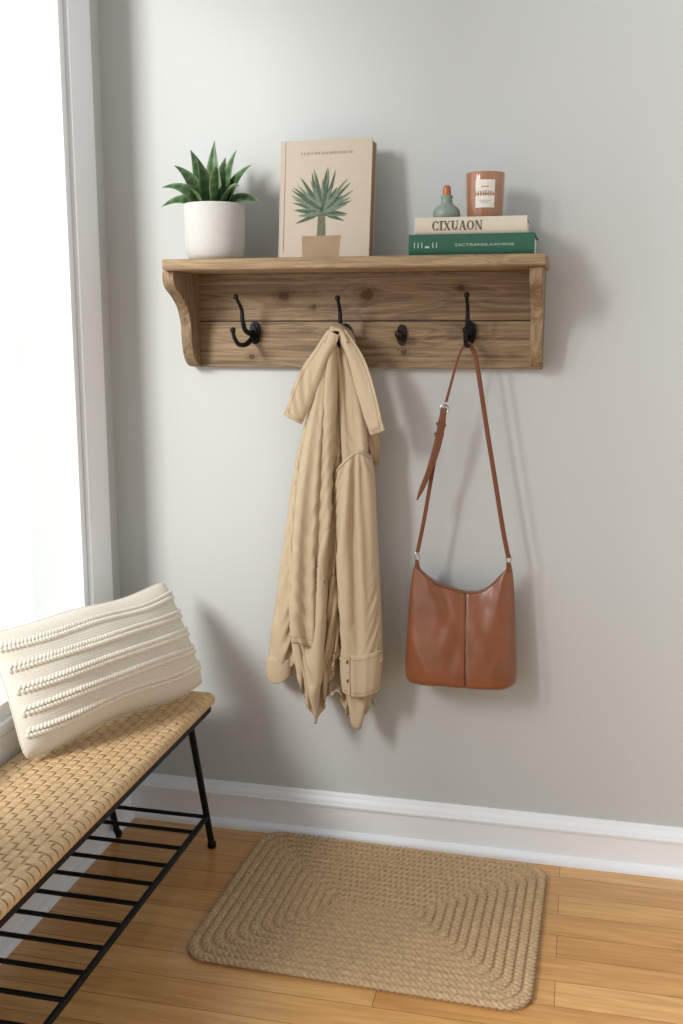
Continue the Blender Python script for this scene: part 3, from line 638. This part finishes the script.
# ------------------------------------------------------------------ handbag
bgp = W(463, 600, -.07)
bag = thing('handbag', bgp, 'cognac brown leather shoulder bag hanging from the rightmost hook', 'bag')
bm_ = MB()
rows = [(560, 416.5, 510), (568, 413.5, 512), (580, 411.5, 513.5), (610, 408.5, 515), (640, 406.5, 516), (665, 405.5, 516.5), (680, 406.5, 516), (690, 408, 514)]
gvb = lambda v: (.16+.84*np.minimum(1, v*1.2)**.8)*np.sqrt(np.clip(1-np.clip((v-.92)/.08, 0, 1)**2.4, .02, 1))
TB = .056
TU = [(0, 560.5), (.025, 562), (.06, 567.5), (.12, 573.5), (.20, 579.5), (.28, 584), (.38, 587.5), (.47, 590.5), (.58, 592), (.70, 590), (.79, 583.5), (.87, 575.5), (.94, 569), (.975, 564), (1, 562)]
patch(bm_, rows, TU, [(0, 677), (.03, 680.5), (.10, 682), (.3, 683), (.5, 684.5), (.75, 686.5), (.92, 687), (.97, 685.5), (1, 683)], -.064, TB,
      folds=[([(560, 466), (690, 467.5)], 1.3, -.0022), ([(566, 424), (600, 436), (650, 452)], [5, 9, 14], [.005, .006, 0]), ([(566, 505), (600, 497), (650, 486)], [5, 9, 14], [.005, .006, 0]),
             ([(572, 432), (600, 446), (630, 455)], [4, 5, 7], [-.003, -.0035, 0]), ([(575, 497), (605, 489), (640, 483)], [4, 5, 7], [-.003, -.003, 0]), ([(620, 411), (650, 422), (682, 440)], [4, 6, 7], [0, .003, 0]), ([(625, 512), (655, 502), (684, 490)], [4, 6, 7], [0, .003, 0]),
             ([(600, 470), (630, 478), (665, 494)], [5, 8, 10], [0, .003, 0]), ([(600, 462), (635, 448), (668, 430)], [5, 8, 10], [0, .003, 0])],
      nu=110, nv=80, back=1.25, pw=4.4, gv=gvb, wr=.0006, ymax=-.0006)
bm_.build('bag_body', m_leather, bag, smooth=180)
pys = np.linspace(593, 682, 24)
q = W(np.interp(pys, [596, 684], [466.2, 467.3]), pys, -.064)
vv = (pys-591)/(684.5-591); q[:, 1] -= TB*gvb(vv)-.0012
MB().tube(q, .0010, 6, ref=(0, 1, 0)).build('front_seam', m_stitch, bag)
uu_ = np.linspace(.008, .992, 40); ty = H(*zip(*TU), uu_)
def bag_row(off, name, r, mat):
    yy = ty+off; xl = np.interp(yy, [560, 568, 580, 610, 640], [416.5, 413.5, 411.5, 408.5, 406.5]); xr = np.interp(yy, [560, 568, 580, 610, 640], [510, 512, 513.5, 515, 516])
    xx = xl+(xr-xl)*uu_; vq = off/(H([0, .5, 1], [678, 684.5, 684], uu_)-ty)
    q = W(xx, yy, -.064); q[:, 1] -= TB*gvb(vq)*np.clip(1-np.abs(2*uu_-1)**4.4, 0, 1)**.5+.0006
    MB().tube(smooth_path(q, 70), r, 8, ref=(0, 1, 0)).build(name, mat, bag)
bag_row(.4, 'top_piping', .0016, m_strap)
P = lambda pts, y: np.array([W(a, b, yy if yy is not None else y) for a, b, yy in [(*p, None) if len(p) == 2 else p for p in pts]])
PXM = .00238; YS = -.078
path = smooth_path(P([(508.5, 558), (503, 530), (495, 480), (487, 430), (479.5, 380), (475.5, 358), (472, 348.5), (467.5, 343.2), (462, 348.5), (457.5, 360), (452, 380), (446, 402)], YS), 90)
wd = np.interp(np.linspace(0, 1, 90), [0, .5, .58, .66, .8, 1], [2.3, 2.3, 2.1, 1.5, 1.2, 1.4])*PXM
MB().sweep(path, wd, .0016, (0, 1, 0), 10, power=4).build('strap', m_strap, bag)
path = smooth_path(P([(443.5, 414), (438, 440), (431, 480), (424, 520), (417.5, 552)], -.076), 40)
MB().sweep(path, np.linspace(2.0, 2.0, 40)*PXM, .0016, (0, 1, 0), 10, power=4).build('strap', m_strap, bag)
path = smooth_path(P([(444, 408), (440.5, 430), (436, 450), (428, 474), (417, 500)], -.084), 40)
tail = MB().sweep(path, np.interp(np.linspace(0, 1, 40), [0, .2, .5, .9, 1], [2.8, 3.9, 3.8, 2.4, .8])*PXM, .002, (0, 1, 0), 10, power=4).build('strap_tail', m_strap, bag)
for k_ in (16, 20, 24, 28): MB().ball(path[k_]+np.array([0, -.0018, 0]), .0014, 8, sc=(1, .4, 1)).build('strap_hole', m_stitch, tail)
def ring(px, py, y, rx, rz, name, mat=m_metal, r=.0014, rot=0):
    c = W(px, py, y); m = MB(); t = np.linspace(0, 2*math.pi, 25)
    pts = np.array([[rx*math.cos(a)*math.cos(rot)-rz*math.sin(a)*math.sin(rot), 0, rx*math.cos(a)*math.sin(rot)+rz*math.sin(a)*math.cos(rot)] for a in t])+c
    m.tube(pts, r, 8, ref=(0, 1, 0)); return m.build(name, mat, bag)
bkl = ring(444.5, 409, -.082, .0100, .0092, 'buckle', rot=-.3, r=.0018)
MB().tube(P([(444.2, 413.5), (445.3, 404)], -.085), .0013, 6, ref=(0, 1, 0)).build('buckle_pin', m_metal, bkl)
MB().sweep(P([(436.5, 423.5), (446, 425.5)], -.084), .004, .0050, (0, 1, 0), 8, power=4).build('strap_keeper', m_strap, bag)
MB().sweep(P([(434.5, 434), (443.5, 436.5)], -.084), .004, .0050, (0, 1, 0), 8, power=4).build('strap_keeper', m_strap, bag)
ring(417, 556.5, -.076, .0060, .0095, 'strap_ring', rot=.2); ring(508.7, 559, -.076, .0060, .0095, 'strap_ring', rot=-.2)
for (x0, y0_, x1, y1_) in ((416.8, 560, 418, 569), (508.7, 562.5, 507.8, 572)):
    MB().sweep(P([(x0, y0_), (x1, y1_)], -.078), .005, .002, (0, 1, 0), 8, power=4).build('ring_tab', m_strap, bag)

# ------------------------------------------------------------------ bench
bx0, bx1, by0, by1, bz = -1.135, -.872, -1.27, -.140, .42
bench = thing('bench', ((bx0+bx1)/2, (by0+by1)/2, 0), 'low bench with woven cane seat and black metal frame under the window', 'bench')
sw_ = .0205; seat = MB()
nx = int(round((bx1-bx0)/sw_)); ny = int(round((by1-by0)/sw_)); dx = (bx1-bx0)/nx; dy = (by1-by0)/ny
A = .0026
def wrap(s, L, r=.014):       # goes over the top and rolls down round both edges
    if s < 0: a = min(-s/r, 2.4); return -r*math.sin(a)+0, -r*(1-math.cos(a))
    if s > L: a = min((s-L)/r, 2.4); return L+r*math.sin(a), -r*(1-math.cos(a))
    return s, 0.
def ribbon(pts, side, w, th):
    n = len(pts); pts = np.asarray(pts); t = np.gradient(pts, axis=0); t /= np.linalg.norm(t, axis=1)[:, None]; nn = np.cross(t, side); nn *= np.sign(nn[n//2, 2]) if nn[n//2, 2] else 1
    prof = [(-.5, -.2), (-.45, .35), (-.25, .6), (-.03, .25), (.03, .25), (.25, .6), (.45, .35), (.5, -.2)]
    vs = [pts[i]+np.asarray(side)*w*a+nn[i]*th*b for i in range(n) for a, b in prof]; k = len(prof)
    seat.add(vs, [(i*k+j, i*k+j+1, (i+1)*k+j+1, (i+1)*k+j) for i in range(n-1) for j in range(k-1)])
for i in range(nx):                 # strips along the bench
    x = bx0+(i+.5)*dx; L = by1-by0; pts = []
    for s in np.linspace(-.034, L+.034, ny*5):
        q, dz = wrap(s, L); ph = math.cos(math.pi*(s/dy-.5)+math.pi*i) if 0 <= s <= L else 0
        pts.append((x, by0+q, bz+dz+A*np.clip(ph*1.7, -1, 1)))
    ribbon(pts, (1, 0, 0), dx*.88, .0026)
for j in range(ny):                 # strips across
    y = by0+(j+.5)*dy; L = bx1-bx0; pts = []
    for s in np.linspace(-.034, L+.034, nx*6):
        q, dz = wrap(s, L); ph = math.cos(math.pi*(s/dx-.5)+math.pi*(j+1)) if 0 <= s <= L else 0
        pts.append((bx0+q, y, bz+dz+A*np.clip(ph*1.7, -1, 1)))
    ribbon(pts, (0, 1, 0), dy*.88, .0026)
st = seat.build('seat', m_cane, bench, smooth=60, merge=False)
MB().box(bx0+.002, bx1-.002, by0+.002, by1-.002, bz-.026, bz-.005).build('seat_core', m_cane_in, st, bevel=.006)
fr = MB(); zf = bz-.035; r_ = .009
for x in (bx0+.002, bx1-.004): fr.sweep([(x, by0+.01, zf), (x, by1-.01, zf)], r_*1.2, r_*1.2, (0, 0, 1), 8, power=5)
for y in (by0+.015, by1-.015): fr.sweep([(bx0+.002, y, zf), (bx1-.004, y, zf)], r_*1.2, r_*1.2, (0, 0, 1), 8, power=5)
fr.build('seat_frame', m_black, bench, bevel=0)
lx = (bx0-.006, bx1-.006)
for x in lx:
    for (yt, yb) in ((-.262, -.135), (by0+.12, by0+.003)):
        lg = MB().tube([(x, yt, zf), (x, yb, .006)], .0085, 12).build('leg', m_black, bench)
        MB().lathe([(0, 0), (.010, 0), (.0112, .003), (.0112, .014), (.009, .016)], (x, yb, 0), 14).build('foot_cap', m_black, lg)
zr = .10; yA = -.135-(.262-.135)*zr/zf; yB = by0+.003+.117*zr/zf
for x in lx: MB().tube([(x, yA, zr), (x, yB, zr)], .0072, 10).build('rack_rail', m_black, bench)
k = 14
for i in range(k):
    y = yA+(yB-yA)*i/(k-1); MB().tube([(lx[0], y, zr), (lx[1], y, zr)], .0052, 8, ref=(0, 0, 1)).build('rack_rod', m_black, bench)

# ------------------------------------------------------------------ cushion
aa = np.array([-.36, -.933, 0]); aa /= np.linalg.norm(aa); n0 = np.array([.933, -.36, 0]); n0 /= np.linalg.norm(n0)
lean = R(23); uu = -n0*math.sin(lean)+np.array([0, 0, math.cos(lean)]); nn = n0*math.cos(lean)+np.array([0, 0, math.sin(lean)])
hl_, hh_, th_ = .278, .142, .088
cc = np.array([-.889, -.136, .434])+aa*hl_+uu*hh_
def pil(s, t, side=1, e=0):
    s = np.asarray(s, float); t = np.asarray(t, float)
    k = (np.clip(1-np.abs(s)**2.2, 0, 1)*np.clip(1-np.abs(t)**2.0, 0, 1))**.55
    c_ = np.abs(s)**5*np.abs(t)**5
    x = s*hl_*(1-.045*(1-t*t))*(1-.045*c_); y = t*hh_*(1-.06*(1-s*s))*(1-.07*c_)
    y = y+.0045*np.sin(s*5+1)*np.abs(t)-.005*(t > 0)*t*np.cos(s*2.2)
    bend = .012*np.sin(s*2.6+.4)*t
    return cc+x[..., None]*aa+y[..., None]*uu+((side*(th_*k*(1.15 if side > 0 else .40)+e)+bend)[..., None])*nn
cu = thing('cushion', cc-uu*hh_, 'cream lumbar cushion with tufted stripes leaning on the bench', 'cushion')
ss = np.sin(np.linspace(-math.pi/2, math.pi/2, 71)); tt = np.sin(np.linspace(-math.pi/2, math.pi/2, 241))
Sg, Tg = np.meshgrid(ss, tt); rib = .0006*np.sin(Tg*hh_/.0060*2*math.pi+.5*np.sin(Sg*9))*np.clip((1-np.abs(Tg)**8)*(1-np.abs(Sg)**8), 0, 1)
wav = lambda s, t: .0020*np.sin(s*7+t*3)*np.sin(t*5-s*4)*np.clip((1-np.abs(t)**6)*(1-np.abs(s)**6), 0, 1)
cm = MB(); cm.grid(pil(Sg, Tg, 1, rib+wav(Sg, Tg))); cm.grid(pil(Sg, Tg, -1, rib+wav(Sg, Tg)), True); cm.build('cover', m_cream, cu, smooth=180)
mrot = np.stack([aa, uu, nn], 1); rc_ = random.Random(5)
for t0, rowsn in ((.74, 2), (.40, 2), (.06, 2), (-.26, 2), (-.58, 2)):
    tb_ = MB()
    for row in range(rowsn):
        n = 72
        for i in range(n):
            s = -.968+1.936*(i+.5*row)/(n-.5); tv = t0-row*.078+.007*math.sin(s*6+t0*9)
            p = pil(np.array(s), np.array(tv), 1, .0018+float(wav(np.array(s), np.array(tv)))); r0 = .0068*rc_.uniform(.95, 1.05)
            tb_.ball(p, r0, 10, sc=(.72, 1.12, .62), m=mrot @ np.array(Matrix.Rotation((.78 if row == 0 else -.78)+rc_.uniform(-.05, .05), 3, 'Z')))
    tb_.build('tufted_band', m_tuft, cu, smooth=180, merge=False)
q = np.linspace(-1, 1, 60); edge = np.concatenate([pil(q, 0*q-1, 1, 0), pil(0*q+1, q, 1, 0)[1:], pil(-q, 0*q+1, 1, 0)[1:], pil(0*q-1, -q, 1, 0)[1:]])
MB().tube(edge, .0022, 6).build('edge_seam', m_cream, cu)

# ------------------------------------------------------------------ braided rug
rx0, rx1, ry0, ry1 = -.772, -.036, -.616, -.044
rc = np.array([(rx0+rx1)/2, (ry0+ry1)/2, 0]); RWh, RHh = (rx1-rx0)/2, (ry1-ry0)/2
def rrect(a, b, r, step):
    r = min(r, a*.98, b*.98); pts = []
    segs = [((a-r, b), (-a+r, b)), ((-a, b-r), (-a, -b+r)), ((-a+r, -b), (a-r, -b)), ((a, -b+r), (a, b-r))]
    cen = [(-a+r, b-r, 90), (-a+r, -b+r, 180), (a-r, -b+r, 270), (a-r, b-r, 0)]
    for (p, q), (cx, cy, a0) in zip(segs, cen):
        L = math.dist(p, q); n = max(2, int(L/step)); pts += [(p[0]+(q[0]-p[0])*i/n, p[1]+(q[1]-p[1])*i/n) for i in range(n)]
        n = max(3, int(r*math.pi/2/step)); pts += [(cx+r*math.cos(R(a0+90*i/n)), cy+r*math.sin(R(a0+90*i/n))) for i in range(n)]
    return np.array(pts)
NR = 13; wB = RHh/(NR+.35); rug = MB(); RA = R(-1.6)
o_ = rrect(RWh-.006, RHh-.006, .046, .01); rug.prism([(x, y, .0005) for x, y in o_], (0, 0, .0088))
for kk in range(NR):
    ins = (kk+.5)*wB; p = rrect(RWh-ins, RHh-ins, max(.012, .050-kk*.0034), .0035); n = len(p)
    d = np.linalg.norm(np.roll(p, -1, 0)-p, axis=1); s = np.concatenate([[0], np.cumsum(d)[:-1]]); Lt = d.sum(); per = Lt/max(1, round(Lt/.041))
    t = np.roll(p, -1, 0)-np.roll(p, 1, 0); t /= np.linalg.norm(t, axis=1)[:, None]; nr = np.stack([-t[:, 1], t[:, 0]], 1)
    for st_ in range(3):
        th = 2*math.pi*(s/per+st_/3)+kk*1.3; lat = .0058*np.sin(th); hz = .0094+.0026*np.sin(2*th+.6)
        cpt = np.column_stack([p[:, 0]+nr[:, 0]*lat, p[:, 1]+nr[:, 1]*lat, hz])
        tt_ = np.roll(cpt, -1, 0)-np.roll(cpt, 1, 0); tt_ /= np.linalg.norm(tt_, axis=1)[:, None]
        a = np.cross(tt_, [0, 0, 1]); a /= np.linalg.norm(a, axis=1)[:, None]; b = np.cross(a, tt_); ns = 7
        q = 2*math.pi*np.arange(ns)/ns
        V = cpt[:, None]+a[:, None]*(.0056*np.cos(q))[None, :, None]+b[:, None]*(.0036*np.sin(q))[None, :, None]
        rug.add(V.reshape(-1, 3), [(i*ns+j, i*ns+(j+1) % ns, ((i+1) % n)*ns+(j+1) % ns, ((i+1) % n)*ns+j) for i in range(n) for j in range(ns)])
ro = rug.build('rug', m_jute, smooth=70, merge=False, loc=rc); ro.rotation_euler = (0, 0, RA)
tag(ro, 'rectangular braided jute rug on the wooden floor', 'rug')

# ------------------------------------------------------------------ light
w = bpy.data.worlds.new('world'); S.world = w; w.use_nodes = True; nt = w.node_tree; bg = nt.nodes['Background']
tc = N(nt, 'ShaderNodeTexCoord'); sx = N(nt, 'ShaderNodeSeparateXYZ'); nt.links.new(tc.outputs['Generated'], sx.inputs[0])
def mrange(a, b):
    mr = N(nt, 'ShaderNodeMapRange', interpolation_type='SMOOTHSTEP'); mr.inputs['From Min'].default_value = a; mr.inputs['From Max'].default_value = b
    nt.links.new(sx.outputs['X'], mr.inputs['Value']); return mr.outputs[0]
c_ = mixc(nt, mrange(.35, .75), (.355, .36, .366), (.76, .77, .785))  # right side of the world brightened, added as fill for the window trim
nt.links.new(mixc(nt, mrange(-.15, -.45), c_, (1.5, 1.56, 1.62)), bg.inputs['Color']); bg.inputs['Strength'].default_value = 1.0
def area(name, loc, target, size, sy, power, col):
    l = bpy.data.lights.new(name, 'AREA'); l.shape = 'RECTANGLE'; l.size = size; l.size_y = sy; l.energy = power; l.color = col
    o = bpy.data.objects.new(name, l); COL.objects.link(o); o.location = loc
    o.rotation_euler = (Vector(target)-Vector(loc)).to_track_quat('-Z', 'Y').to_euler(); return o
area('assumed_key_light', (-2.6, -3.15, 2.75), (-.1, 0, 1.0), .95, 1.1, 162, (1, .995, .978))  # assumed key lamp, unseen, set outside the room at front left
S.view_settings.view_transform = 'Standard'; S.view_settings.look = 'None'; S.view_settings.exposure = 0
